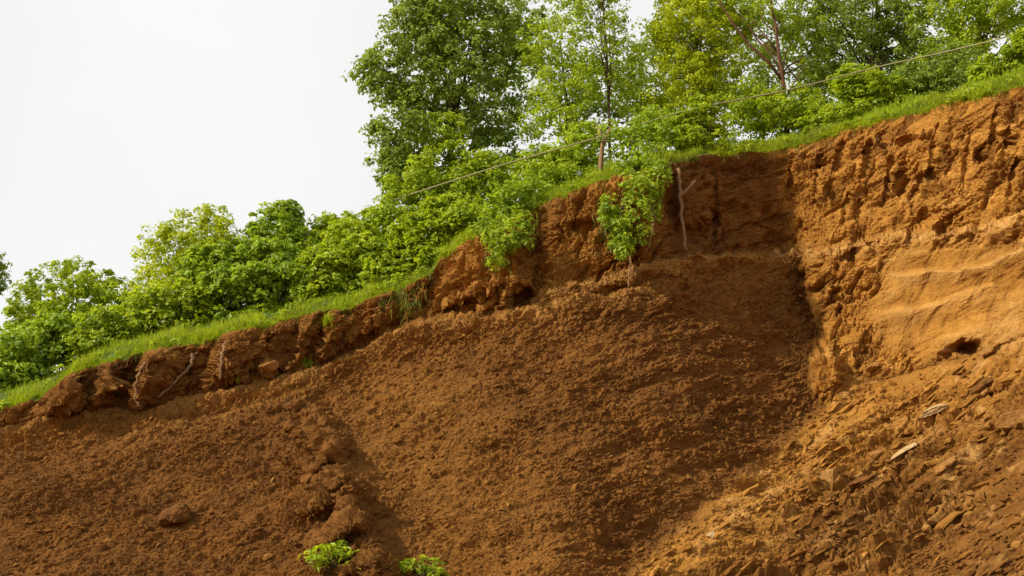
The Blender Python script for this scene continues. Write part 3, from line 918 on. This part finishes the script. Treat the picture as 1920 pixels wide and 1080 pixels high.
tree("edge_tree", "thin grey green tree cut by the left border of the photo, above the bushes",
     [(-30, 520, 42, 40, 6.0), (2, 490, 16, 16, 6.0), (-60, 470, 45, 40, 6.0)], M_DARK, 60,
     [(-40, 640, 6.0), (-35, 560, 6.0), (-45, 480, 6.0)], .06, per=20, cr=.2, leaf=.12, limbs=8, gap=.12)
tree("backing_tree", "shadowed tree deep in the wood behind the slender tree",
     [(1010, 180, 100, 90, 9.5), (1130, 200, 100, 60, 9.5), (1230, 130, 70, 100, 9.8), (980, 60, 70, 70, 10)],
     M_DARK, 300, [(1060, 330, 9.5), (1062, 200, 9.5), (1050, 80, 9.5)], .12, per=28, cr=.32, leaf=.14, limbs=14, gap=.18)
tree("pale_tree", "pale tree deep in the wood behind the forked trunk",
     [(1430, 150, 110, 70, 9.0), (1540, 100, 110, 80, 9.4), (1680, 130, 100, 70, 9.0), (1400, 60, 80, 70, 9.5)],
     M_DARK, 300, [(1530, 250, 9.2), (1535, 130, 9.2), (1530, 20, 9.2)], .12, per=26, cr=.32, leaf=.14, limbs=14, gap=.26)

# ---- bushes along the hilltop, back row then front row
G = "bushes along the hilltop"
bush("round_bush", "rounded green bush, first big mound from the left border", "bush",
     [(130, 540, 95, 55, 4.6), (70, 570, 60, 50, 4.4), (200, 560, 60, 50, 4.4), (130, 600, 120, 40, 4.2)], M_BUSH, 280, group=G)
bush("pale_bush", "pale yellow green bush with a domed top left of the tall leafy bush", "bush",
     [(370, 450, 75, 62, 4.8), (310, 470, 60, 50, 4.6), (410, 490, 60, 60, 4.4), (300, 540, 70, 40, 4.2), (400, 405, 30, 24, 4.8)], M_LIME, 330, group=G, leaf=.10)
bush("tall_bush", "tall dark leafy bush with upright shoots against the sky", "bush",
     [(520, 430, 55, 48, 4.8), (540, 400, 26, 24, 4.8), (480, 470, 50, 40, 4.6), (560, 470, 50, 40, 4.6), (515, 500, 80, 36, 4.3)], M_VINE, 240, group=G, leaf=.14)
bush("low_bush", "low dark bush in the dip between the tall leafy bush and the big tree", "bush",
     [(640, 440, 60, 38, 5.0), (610, 425, 26, 22, 5.0), (690, 430, 50, 36, 5.0), (640, 480, 90, 36, 4.6)], M_BUSH, 230, group=G, leaf=.14)
bush("spreading_bush", "wide yellow green bush under the big dark tree, crossed by the rope", "bush",
     [(850, 320, 90, 50, 4.2), (780, 350, 60, 40, 4.2), (920, 330, 60, 50, 4.0), (830, 250, 50, 40, 4.6), (760, 400, 70, 36, 4.0), (860, 390, 70, 36, 3.8)], M_OLIVE, 420, group=G)
bush("leafy_bush", "broad glossy bush behind the grass at the left border, lowest of the bushes", "bush",
     [(60, 650, 80, 45, 2.6), (20, 690, 50, 36, 2.2), (120, 625, 60, 40, 2.8), (-40, 690, 60, 50, 2.4)], M_VINE, 240, group=G, leaf=.15, cr=.22)
bush("mounded_bush", "mounded fresh green bush behind the grass in front of the pale bush", "bush",
     [(230, 610, 80, 36, 2.8), (310, 570, 70, 40, 2.8), (180, 640, 50, 30, 2.4), (370, 560, 50, 36, 2.8)], M_BUSH, 250, group=G, leaf=.14, cr=.22)
bush("glossy_bush", "glossy bush with big leaves behind the grass in front of the tall leafy bush", "bush",
     [(450, 530, 80, 36, 2.6), (530, 520, 70, 34, 2.6), (400, 500, 60, 40, 3.2), (500, 480, 60, 34, 3.2)], M_VINE, 270, group=G, leaf=.16, cr=.22)
bush("tangled_bush", "tangled green bush behind the grass in front of the low dark bush", "bush",
     [(620, 500, 70, 34, 2.6), (700, 480, 70, 40, 2.6), (660, 450, 60, 36, 3.2), (590, 520, 50, 26, 2.4)], M_BUSH, 260, group=G, leaf=.15, cr=.22)
bush("bright_bush", "bright green bush at the edge above the small orange earth face", "bush",
     [(800, 440, 70, 40, 2.2), (870, 420, 60, 36, 2.0), (740, 500, 60, 30, 2.0), (790, 480, 40, 26, 1.7), (850, 400, 60, 36, 2.6)], M_BUSH, 330, group=G, leaf=.15, cr=.20)
bush("edge_bush", "bluish green bush spilling over the edge right of the small orange earth face", "bush",
     [(955, 385, 50, 44, .3), (925, 425, 40, 30, -.5), (990, 365, 44, 40, .7), (948, 450, 30, 34, -1.15), (975, 430, 28, 34, -1.0), (935, 480, 12, 30, -1.35), (915, 455, 9, 30, -1.2), (962, 470, 9, 30, -1.3), (985, 445, 9, 34, -1.1), (925, 500, 7, 24, -1.5)], M_VINE, 170, per=15, group=G, leaf=.12, cr=.17,
     base=(at(950, 412, .5)), inner=.4)
bush("hanging_bush", "bush hanging down over the cliff edge beside the dark hollow", "bush",
     [(1200, 300, 52, 46, -.3), (1195, 350, 50, 46, -1.05), (1165, 255, 46, 42, .5), (1180, 405, 40, 44, -1.3), (1160, 445, 20, 34, -1.4), (1228, 335, 30, 40, -.9), (1215, 250, 66, 40, .9),
      (1240, 222, 54, 30, 1.6), (1145, 400, 22, 40, -1.2), (1205, 430, 12, 40, -1.2), (1150, 445, 9, 44, -1.4), (1178, 455, 9, 40, -1.45), (1228, 385, 9, 44, -1.0), (1130, 390, 8, 34, -1.1), (1246, 345, 10, 30, -.8), (1168, 470, 8, 26, -1.5)], M_VINE, 250, per=15, group=G, leaf=.125, cr=.18, base=(at(1190, 318, -.3)), stems=16, inner=.4, droop=.6)
bush("upright_bush", "small upright bush right of the hanging bush, its top touching the rope", "bush",
     [(1320, 235, 36, 46, 1.4), (1318, 200, 24, 22, 1.5), (1300, 262, 44, 24, 1.1), (1285, 240, 26, 30, 1.3)], M_BUSH, 150, group=G, leaf=.11, cr=.16)
bush("ball_bush", "ball shaped bright bush standing on the grass above the sunlit wall", "bush",
     [(1625, 180, 58, 44, 2.6), (1600, 155, 44, 34, 2.7), (1665, 175, 36, 32, 2.6), (1625, 130, 22, 16, 2.8), (1590, 215, 50, 22, 2.2)], M_BUSH, 230, group=G, leaf=.12, cr=.17)
bush("fresh_bush", "fresh green bush at the right border above the grass", "bush",
     [(1890, 110, 44, 30, -.4), (1920, 95, 40, 30, -.5), (1850, 130, 30, 18, -.2), (1960, 80, 60, 36, -1)], M_BUSH, 130, group=G, leaf=.12, cr=.17)
bush("shaded_bush", "shaded bush under the rope between the upright bush and the ball shaped bush", "bush",
     [(1430, 215, 70, 30, 3.4), (1500, 210, 60, 28, 3.2), (1550, 220, 40, 20, 2.6), (1400, 190, 60, 36, 4.2), (1480, 190, 80, 26, 4.0)], M_BUSH, 260, group=G, leaf=.11)
bush("dim_bush", "dim bush under the rope right of the ball shaped bush", "bush",
     [(1740, 165, 50, 30, 2.6), (1800, 140, 50, 28, 1.8), (1710, 150, 40, 36, 3.2), (1780, 120, 70, 30, 2.6)], M_DARK, 210, group=G, leaf=.11)
bush("rope_bush", "light bush behind the wooden post under the slender tree", "bush",
     [(1070, 290, 60, 34, 2.6), (1010, 310, 50, 36, 2.6), (1100, 260, 50, 30, 3.0), (1040, 330, 60, 26, 1.8), (1230, 240, 50, 30, 3.0)], M_OLIVE, 280, group=G, leaf=.11)

# ------------------------------------------------------------------ grass along the edge
rs = np.random.RandomState(7)


def blades(pos, h, lean, width, rs):
    n = len(pos)
    az = rs.rand(n) * 2 * np.pi
    sd_ = np.stack([np.cos(az), np.sin(az), np.zeros(n)], 1) * width[:, None] * .5
    mid = pos + lean * .35 + np.stack([np.zeros(n), np.zeros(n), h * .6], 1)
    tip = pos + lean + np.stack([np.zeros(n), np.zeros(n), h], 1)
    v = np.stack([pos - sd_, pos + sd_, mid + sd_ * .75, mid - sd_ * .75, tip], 1)
    base = np.arange(n)[:, None] * 5
    f = np.concatenate([base + [[0, 1, 2]], base + [[0, 2, 3]], base + [[3, 2, 4]]], 1).reshape(-1, 3)
    return v.reshape(-1, 3), f


n = 85000
ix = rs.randint(0, NC, n)
d = np.where(rs.rand(n) < .45, rs.rand(n) ** 1.5 * .5, rs.rand(n) * 2.7) - .03
gxv = LIPP[ix, 0] + rs.normal(size=n) * .03
gyv = np.interp(gxv, LX, LY) + d
pos = np.stack([gxv, gyv, hill_z(gxv, gyv) - .02], 1)
patch = fbm(gxv * .9, gyv * .9, gxv * 0, 3)
hgt = (.09 + .17 * rs.rand(n)) * np.clip(1 + 1.1 * patch + .5 * fbm(gxv * 4, gyv * 4, gxv * 0 + 5, 2), .3, 2.2) * (.55 + .45 * np.clip(d / .4, 0, 1))
lean = rs.normal(size=(n, 3)) * .06
lean[:, 2] = 0
edge = d < .10
lean[edge, 1] -= .10 * rs.rand(edge.sum()); hgt[edge] *= np.where(rs.rand(edge.sum()) < .35, -.55, .7)
pxl = PX[ix]
keep = ~((pxl > 1235) & (pxl < 1330) & (d < .25)) & (rs.rand(n) < .55 + .6 * (patch + .4))
v, f = blades(pos[keep], hgt[keep], lean[keep], np.full(keep.sum(), .017), rs)
tint = np.clip(.45 + .5 * patch[keep] + .3 * rs.normal(size=keep.sum()), 0, 1)
tag(mesh_np("grass", v, f, M_GRASS, None, False, {"tint": np.repeat(tint, 5)}), "fresh short green grass along the top of the cut", "grass", kind="stuff")


rs = np.random.RandomState(71)
n = 9000
ix = rs.randint(0, NC, n); d = rs.rand(n) ** 2 * 1.2 - .04
gxv = LIPP[ix, 0] + rs.normal(size=n) * .03; gyv = np.interp(gxv, LX, LY) + d
dryp = fbm(gxv * .8 + 3, gyv * .8, gxv * 0, 3)
keep = rs.rand(n) < np.clip(.35 + 1.4 * dryp, .05, 1)
gxv, gyv, d = gxv[keep], gyv[keep], d[keep]; n = len(d)
pos = np.stack([gxv, gyv, hill_z(gxv, gyv) - .02], 1)
hgt = (.14 + .24 * rs.rand(n)); lean = rs.normal(size=(n, 3)) * .10; lean[:, 2] = 0
ov = d < .08
lean[ov, 1] -= .05 + .14 * rs.rand(ov.sum()); hgt[ov] *= np.where(rs.rand(ov.sum()) < .6, -.9, .6)
v, f = blades(pos, hgt, lean, np.full(n, .013), rs)
tag(mesh_np("dry_grass", v, f, M_HANG, None, False, {"tint": np.repeat(rs.rand(n), 5)}), "straw coloured dry blades among the grass and drooping over the edge", "grass", kind="stuff")

# leafy ground cover between the shrubs and the edge
n = 1500
ix = rs.randint(0, NC, n); d = rs.rand(n) ** 1.3 * 2.4 - .06
gxv = LIPP[ix, 0] + rs.normal(size=n) * .05; gyv = np.interp(gxv, LX, LY) + d
pt = fbm(gxv * .55 + 20, gyv * .9, gxv * 0 + 1, 3)
keep = (rs.rand(n) < np.clip(.15 + 2.0 * pt, .03, 1)) & ~((PX[ix] > 1240) & (PX[ix] < 1330) & (d < .3))
cc_ = np.stack([gxv, gyv, hill_z(gxv, gyv) + .06 + .10 * rs.rand(n)], 1)[keep]
E = [(c, np.array([.01, .01, .01])) for c in cc_]
v, t, _ = leaf_cloud(E, len(E) * 2, 12, .13, .085, rs, inner=0)
leaves_obj("ground_cover", v, t, M_BUSH, None, np.array([0., 0., 0.]))
tag(bpy.data.objects["ground_cover"], "low leafy weeds mixed into the grass strip along the edge", "weeds", kind="stuff")

# fine broken roots hanging out of the topsoil
n = 1500
ix = rs.randint(0, NC, n); k_ = rs.randint(2, 45, n)
pos = P[k_, ix] + NRM[k_, ix] * .01
rp_ = fbm(pos[:, 0] * 1.1 + 7, pos[:, 0] * 0, pos[:, 2] * .5, 3)
keep = rs.rand(n) < np.clip(.3 + 1.6 * rp_, .05, 1)
pos = pos[keep]; n = len(pos)
lean = rs.normal(size=(n, 3)) * .07; lean[:, 1] = -np.abs(lean[:, 1]) - .02; lean[:, 2] = 0
v, f = blades(pos, -(.06 + .30 * rs.rand(n) ** 2), lean, np.full(n, .011), rs)
tag(mesh_np("fine_roots", v, f, M_ROOT, None, False), "fine broken rootlets hanging from the topsoil under the grass", "roots", kind="stuff")


def tuft(label, px, py, n, h, spread, mat=M_GRASS, hang=False, name="grass_tuft", group="grass tufts on the cliff"):
    SEED[0] += 1
    rs = np.random.RandomState(SEED[0])
    p, nn = surf(px, py)
    s = scale_at(p[1], py)
    pos = np.zeros((n, 3))
    for i in range(n):
        q, qn = surf(px + rs.normal() * spread[0], py + rs.normal() * spread[1])
        pos[i] = q
    hh = h * (.5 + rs.rand(n)) * (-1 if hang else 1)
    lean = rs.normal(size=(n, 3)) * h * .35
    lean[:, 1] -= h * (.35 if hang else .25); lean[:, 2] = 0
    v, f = blades(pos, hh, lean, np.full(n, .02), rs)
    o = mesh_np(name, v, f, mat, None, False, {"tint": np.repeat(rs.rand(n), 5)}, origin=p)
    return tag(o, label, "grass tuft", group)


tuft("yellowing grass hanging down the cliff left of the small orange face", 758, 545, 420, .34, (20, 22), M_HANG, True)
tuft("pale green grass hanging on the cliff below the bluish green bush", 935, 465, 300, .28, (14, 18), M_HANG, True)
tuft("faded yellow grass hanging below the wooden post left of the hanging bush", 1140, 400, 340, .30, (12, 30), M_HANG, True)
tuft("small green tuft in the middle of the low cliff above the soil crest", 617, 610, 160, .15, (7, 5))
tuft("light green tuft on the crest of the soil slope under the low cliff", 577, 684, 150, .13, (4, 3))
tuft("tiny yellowish tuft at the foot of the cliff left of the orange clump", 445, 716, 120, .11, (3.5, 2))
tuft("sparse hanging tuft high on the low cliff, left of the yellowing grass", 718, 568, 130, .22, (3.5, 4), M_HANG, True)
tuft("dry tuft on the corner beside the dark hollow's upper edge", 1298, 303, 120, .14, (8, 4), M_HANG)


def weed(label, px, py, r, n_clump, leaf):
    p, nn = surf(px, min(py, 1135))
    E = [(px + dx * r, py - r * .25 + dy * r * .45, r * .5, r * .42, float(p[1]) - .15) for dx, dy in ((-.6, 0), (.4, .2), (-.1, -.3), (.9, .4))]
    return bush("weed", label, "weed", E, M_BUSH, n_clump, per=6, cr=.13, leaf=leaf, group="weeds on the soil slope", stems=14, base=p, aspect=.36, inner=.5, droop=.4)


weed("leafy green weed at the bottom border below the lumpy ridge", 640, 1062, 62, 46, .17)
weed("smaller green weed at the bottom border right of the leafy one", 778, 1076, 44, 26, .16)

# ------------------------------------------------------------------ rope, post, roots
rope_px = [(730, 378, 3.9), (820, 348, 3.0), (960, 304, 1.8), (1128, 256, 1.25), (1290, 207, 1.2), (1480, 168, 1.5), (1640, 127, 1.5), (1800, 91, .4), (1920, 60, -.8), (2150, -6, -3.0)]
rp = [Vector(at(*p)) for p in rope_px]
pts = []
for i in range(len(rp) - 1):
    a0, a1, a2, a3 = rp[max(i - 1, 0)], rp[i], rp[i + 1], rp[min(i + 2, len(rp) - 1)]
    for k in range(8):
        t = k / 8
        pts.append(.5 * ((2 * a1) + (-a0 + a2) * t + (2 * a0 - 5 * a1 + 4 * a2 - a3) * t * t + (-a0 + 3 * a1 - 3 * a2 + a3) * t ** 3))
tb = Tubes(); tb.add(pts, [.020] * len(pts), 7)
tag(tb.build("rope", M_ROPE, None, tuple(rp[3])), "pale rope strung across the hilltop past the wooden post and in front of the trees", "rope")

b0 = at(1126, 336, 0.9); g = np.array([b0[0], b0[1], float(hill_z(b0[0], b0[1]))])
post = empty("wooden_post", tuple(g))
tag(post, "rough forked wooden post carrying the rope beside the hanging bush", "post")
tb = Tubes()
tb.add([g - np.array([0, 0, .25]), at(1127, 300, .92), at(1130, 268, .95), at(1126, 250, .95), at(1120, 236, .95)], [.075, .062, .058, .045, .03], 9, .25)
tb.build("shaft", M_WOOD, post, g)
tb = Tubes(); tb.add([at(1130, 272, .95), at(1138, 254, .97), at(1146, 238, .98)], [.045, .04, .028], 7, .25); tb.build("fork", M_WOOD, post, g)
tb = Tubes()
for k in range(4):
    yy = 252 + 4 * k
    c = [at(1128 + 12 * math.cos(a) + 2 * k, yy, .95 + .13 * math.sin(a)) for a in np.linspace(0, 6.283, 14)]
    tb.add(c, [.013] * 14, 5)
tb.build("binding", M_ROPE, post, g)


def root(label, pts, r0, r1, branch=None, out=.06, name="tree_root"):
    rng = random.Random(sum(map(ord, label)) & 0xfff)
    tb = Tubes()
    P3 = []
    if len(pts[0]) == 2:      # follow the face closely
        pts = [tuple(np.array(a) + (np.array(b2) - np.array(a)) * k / 5) for a, b2 in zip(pts[:-1], pts[1:]) for k in range(5)] + [pts[-1]]
    for p in pts:
        if len(p) == 3: P3.append(at(*p))
        else:
            q, nn = surf(*p); P3.append(q + nn * out)
    sm = []
    if len(P3) > 9:           # spans the bumps of the face instead of following each one
        pp_ = np.array([p[:2] for p in pts]); yy = np.array([q[1] for q in P3]); tt = np.arange(len(yy))
        fit = np.polyval(np.polyfit(tt, yy, 2), tt)
        fit = fit + (yy - fit).min() * .8
        P3 = list(at(pp_[:, 0], pp_[:, 1], fit))
    for a, b2 in zip(P3[:-1], P3[1:]):
        for k in range(1 if len(P3) > 9 else 4):
            sm.append(Vector(a).lerp(Vector(b2), k / 4) + Vector((rng.uniform(-1, 1), rng.uniform(-1, 1), 0)) * .028)
    sm.append(Vector(P3[-1]))
    tb.add(sm, [r0 + (r1 - r0) * i / (len(sm) - 1) for i in range(len(sm))], 7, .2, rng)
    o = tb.build(name, M_ROOT, None, tuple(P3[0]))
    tag(o, label, "root", "bare roots on the cliff")
    if branch:
        tb = Tubes()
        B = [at(*p) if len(p) == 3 else surf(*p)[0] + surf(*p)[1] * out for p in branch]
        tb.add(B, [r1 * 1.1 - .3 * r1 * i / (len(B) - 1) for i in range(len(B))], 6, .2, rng)
        tb.build("branch", M_ROOT, o, tuple(P3[0]))
    return o


yl = float(surf(1275, 330)[0][1])
root("long pale bare root with a side branch hanging in front of the dark hollow",
     [(1272, 316, yl - .12), (1274, 350, yl - .2), (1277, 390, yl - .3), (1281, 430, yl - .4), (1287, 470, yl - .5)], .050, .040,
     [(1273, 374, yl - .26), (1282, 362, yl - .24), (1292, 352, yl - .16), (1304, 338, yl - .1)])
root("short crooked root under the right side of the hanging bush", [(1222, 385), (1227, 410), (1222, 440), (1214, 472)], .035, .022, out=.1)
root("thin root dangling under the hanging bush down to the slope", [(1186, 455), (1182, 485), (1180, 510), (1179, 538)], .028, .018, out=.1)
root("curved root running diagonally down the low cliff on the left", [(362, 664), (360, 680), (345, 700), (322, 722), (296, 745)], .050, .030, [(360, 682), (368, 670), (372, 660)], out=.08)
root("stout root bending down the low cliff, the leftmost root", [(272, 682), (262, 698), (256, 720), (254, 748), (262, 762)], .05, .03, out=.06)
root("upright root on the edge of the broad dark face of the low cliff", [(424, 642), (418, 658), (416, 680), (412, 712)], .045, .03, out=.06)

# ------------------------------------------------------------------ rocks
def rock_mesh(rs, dims, sub=3):
    import bmesh
    bm = bmesh.new()
    bmesh.ops.create_icosphere(bm, subdivisions=sub, radius=1)
    v = np.array([x.co for x in bm.verts])
    for _ in range(7):     # flat broken facets
        nn = unit(rs.normal(size=3)); k = .55 + .35 * rs.rand()
        dd = v @ nn
        v = v - np.where(dd > k, dd - k, 0)[:, None] * nn
    o = rs.rand(3) * 50
    v = v * (1 + .12 * fbm(v[:, 0] * 1.6 + o[0], v[:, 1] * 1.6 + o[1], v[:, 2] * 1.6 + o[2], 4))[:, None]
    v = v * (1 + .05 * fbm(v[:, 0] * 6 + o[1], v[:, 1] * 6 + o[0], v[:, 2] * 6, 3))[:, None]
    v = v * np.array(dims)
    f = np.array([[q.index for q in p.verts] for p in bm.faces])
    bm.free()
    return v, f


def rock(label, px, py, rx, ry, mat, tilt=0, name="rock", sink=.25, cat="rock"):
    SEED[0] += 1
    rs = np.random.RandomState(SEED[0])
    p, nn = surf(px, py)
    s = scale_at(p[1], py)
    v, f = rock_mesh(rs, (rx * s, max(rx, ry) * s * .8, ry * s), 5)
    a = rad(tilt)
    R = np.array([[math.cos(a), 0, -math.sin(a)], [0, 1, 0], [math.sin(a), 0, math.cos(a)]])
    v = v @ R.T
    c = p + nn * ry * s * (1 - 2 * sink) * .6
    o = mesh_np(name, v + c, f, mat, None, False, origin=c)
    return tag(o, label, cat, "rocks and clods on the slopes")


rock("big angular brown clod alone on the dark slope in the lower left", 330, 970, 32, 27, M_CLODROCK, 14, "earth_clod", .05, "clod")
rock("long pale flat stone lying in the middle of the rocky debris", 1692, 842, 34, 6, M_PALEROCK, 30)
rock("pale jagged stone uphill of the long flat stone", 1757, 785, 30, 8, M_PALEROCK, 24)
rock("large rounded stone half buried at the right border", 1905, 790, 36, 20, M_CLAYROCK, 8)
rock("slanting light brown slab in the debris below the long flat stone", 1775, 885, 36, 9, M_CLAYROCK, 32)
rock("small pale pebble on the lower end of the debris ridge", 1334, 1024, 11, 8, M_PALEROCK, 20)
rock("blocky stone left of the long flat stone", 1640, 845, 18, 11, M_CLAYROCK, 18)
rock("dark stone just above the long narrow hole in the debris", 1610, 906, 30, 8, M_CLODROCK, 14)
rock("knobbly brown lump low in the debris right of its ridge", 1730, 925, 16, 10, M_CLODROCK, 10)
rock("orange clay block at the foot of the low cliff beside the tiny tuft", 502, 692, 20, 11, M_CLAYROCK, 20)
rock("brown block on the crest left of the lumpy ridge", 556, 762, 20, 14, M_CLODROCK, 10)
rock("stone slab against the foot of the sunlit wall right of the small cave", 1858, 660, 24, 8, M_CLAYROCK, 30)
rock("rusty stone left of the small cave mouth", 1770, 655, 16, 8, M_CLAYROCK, 10)
rock("brown slab on the debris under the small cave", 1840, 722, 30, 9, M_CLODROCK, 32)
rock("clay lump on the bright foot of the wall near the rounded bulge", 1640, 690, 18, 9, M_CLAYROCK, 25)

# countless loose clods: one mass
rs = np.random.RandomState(31)
import bmesh
bm = bmesh.new(); bmesh.ops.create_icosphere(bm, subdivisions=1, radius=1)
iv = np.array([x.co for x in bm.verts]); iff = np.array([[q.index for q in p.verts] for p in bm.faces]); bm.free()
n = 7000
w = (scree * .55 + debris * 1.3) * (VV > 1.02) * (PXg > -300) * (PXg < 2250)
w = w * (.25 + np.clip(fbm(X_ * .8, Y_ * .8, Z_ * 1.2, 3) + .35, 0, 1.2))
w = (w / w.sum()).ravel()
pick = rs.choice(len(w), n, p=w)
pp = P.reshape(-1, 3)[pick]; nn = NRM.reshape(-1, 3)[pick]
db = debris.ravel()[pick]
size = (.016 + .045 * rs.rand(n) ** 3.5) * (1 + .3 * db)
dims = size[:, None] * (.6 + .8 * rs.rand(n, 3)) * np.array([1.4, 1, .8])
slab = (db > .5) & (rs.rand(n) < .2)
dims[slab] *= np.array([2.6, 1.3, .75])
jit = 1 + .28 * rs.normal(size=(n, len(iv)))
V3 = iv[None] * jit[..., None] * dims[:, None]
a = np.where(slab, rad(33) + rs.normal(size=n) * .12, rad(25) + rs.normal(size=n) * .5)
ca, sa = np.cos(a)[:, None], np.sin(a)[:, None]
x, z = V3[..., 0] * ca - V3[..., 2] * sa, V3[..., 0] * sa + V3[..., 2] * ca
V3 = np.stack([x, V3[..., 1], z], -1) + (pp + nn * size[:, None] * .35)[:, None]
ff = (np.arange(n)[:, None, None] * len(iv) + iff[None]).reshape(-1, 3)
cl = np.clip(clay.ravel()[pick] + .25 * rs.normal(size=n), 0, 1)
tag(mesh_np("loose_soil", V3.reshape(-1, 3), ff, EARTH, None, False, {"clay": np.repeat(cl, len(iv))}), "loose crumbs of soil and small stones scattered over the slopes", "loose soil", kind="stuff")
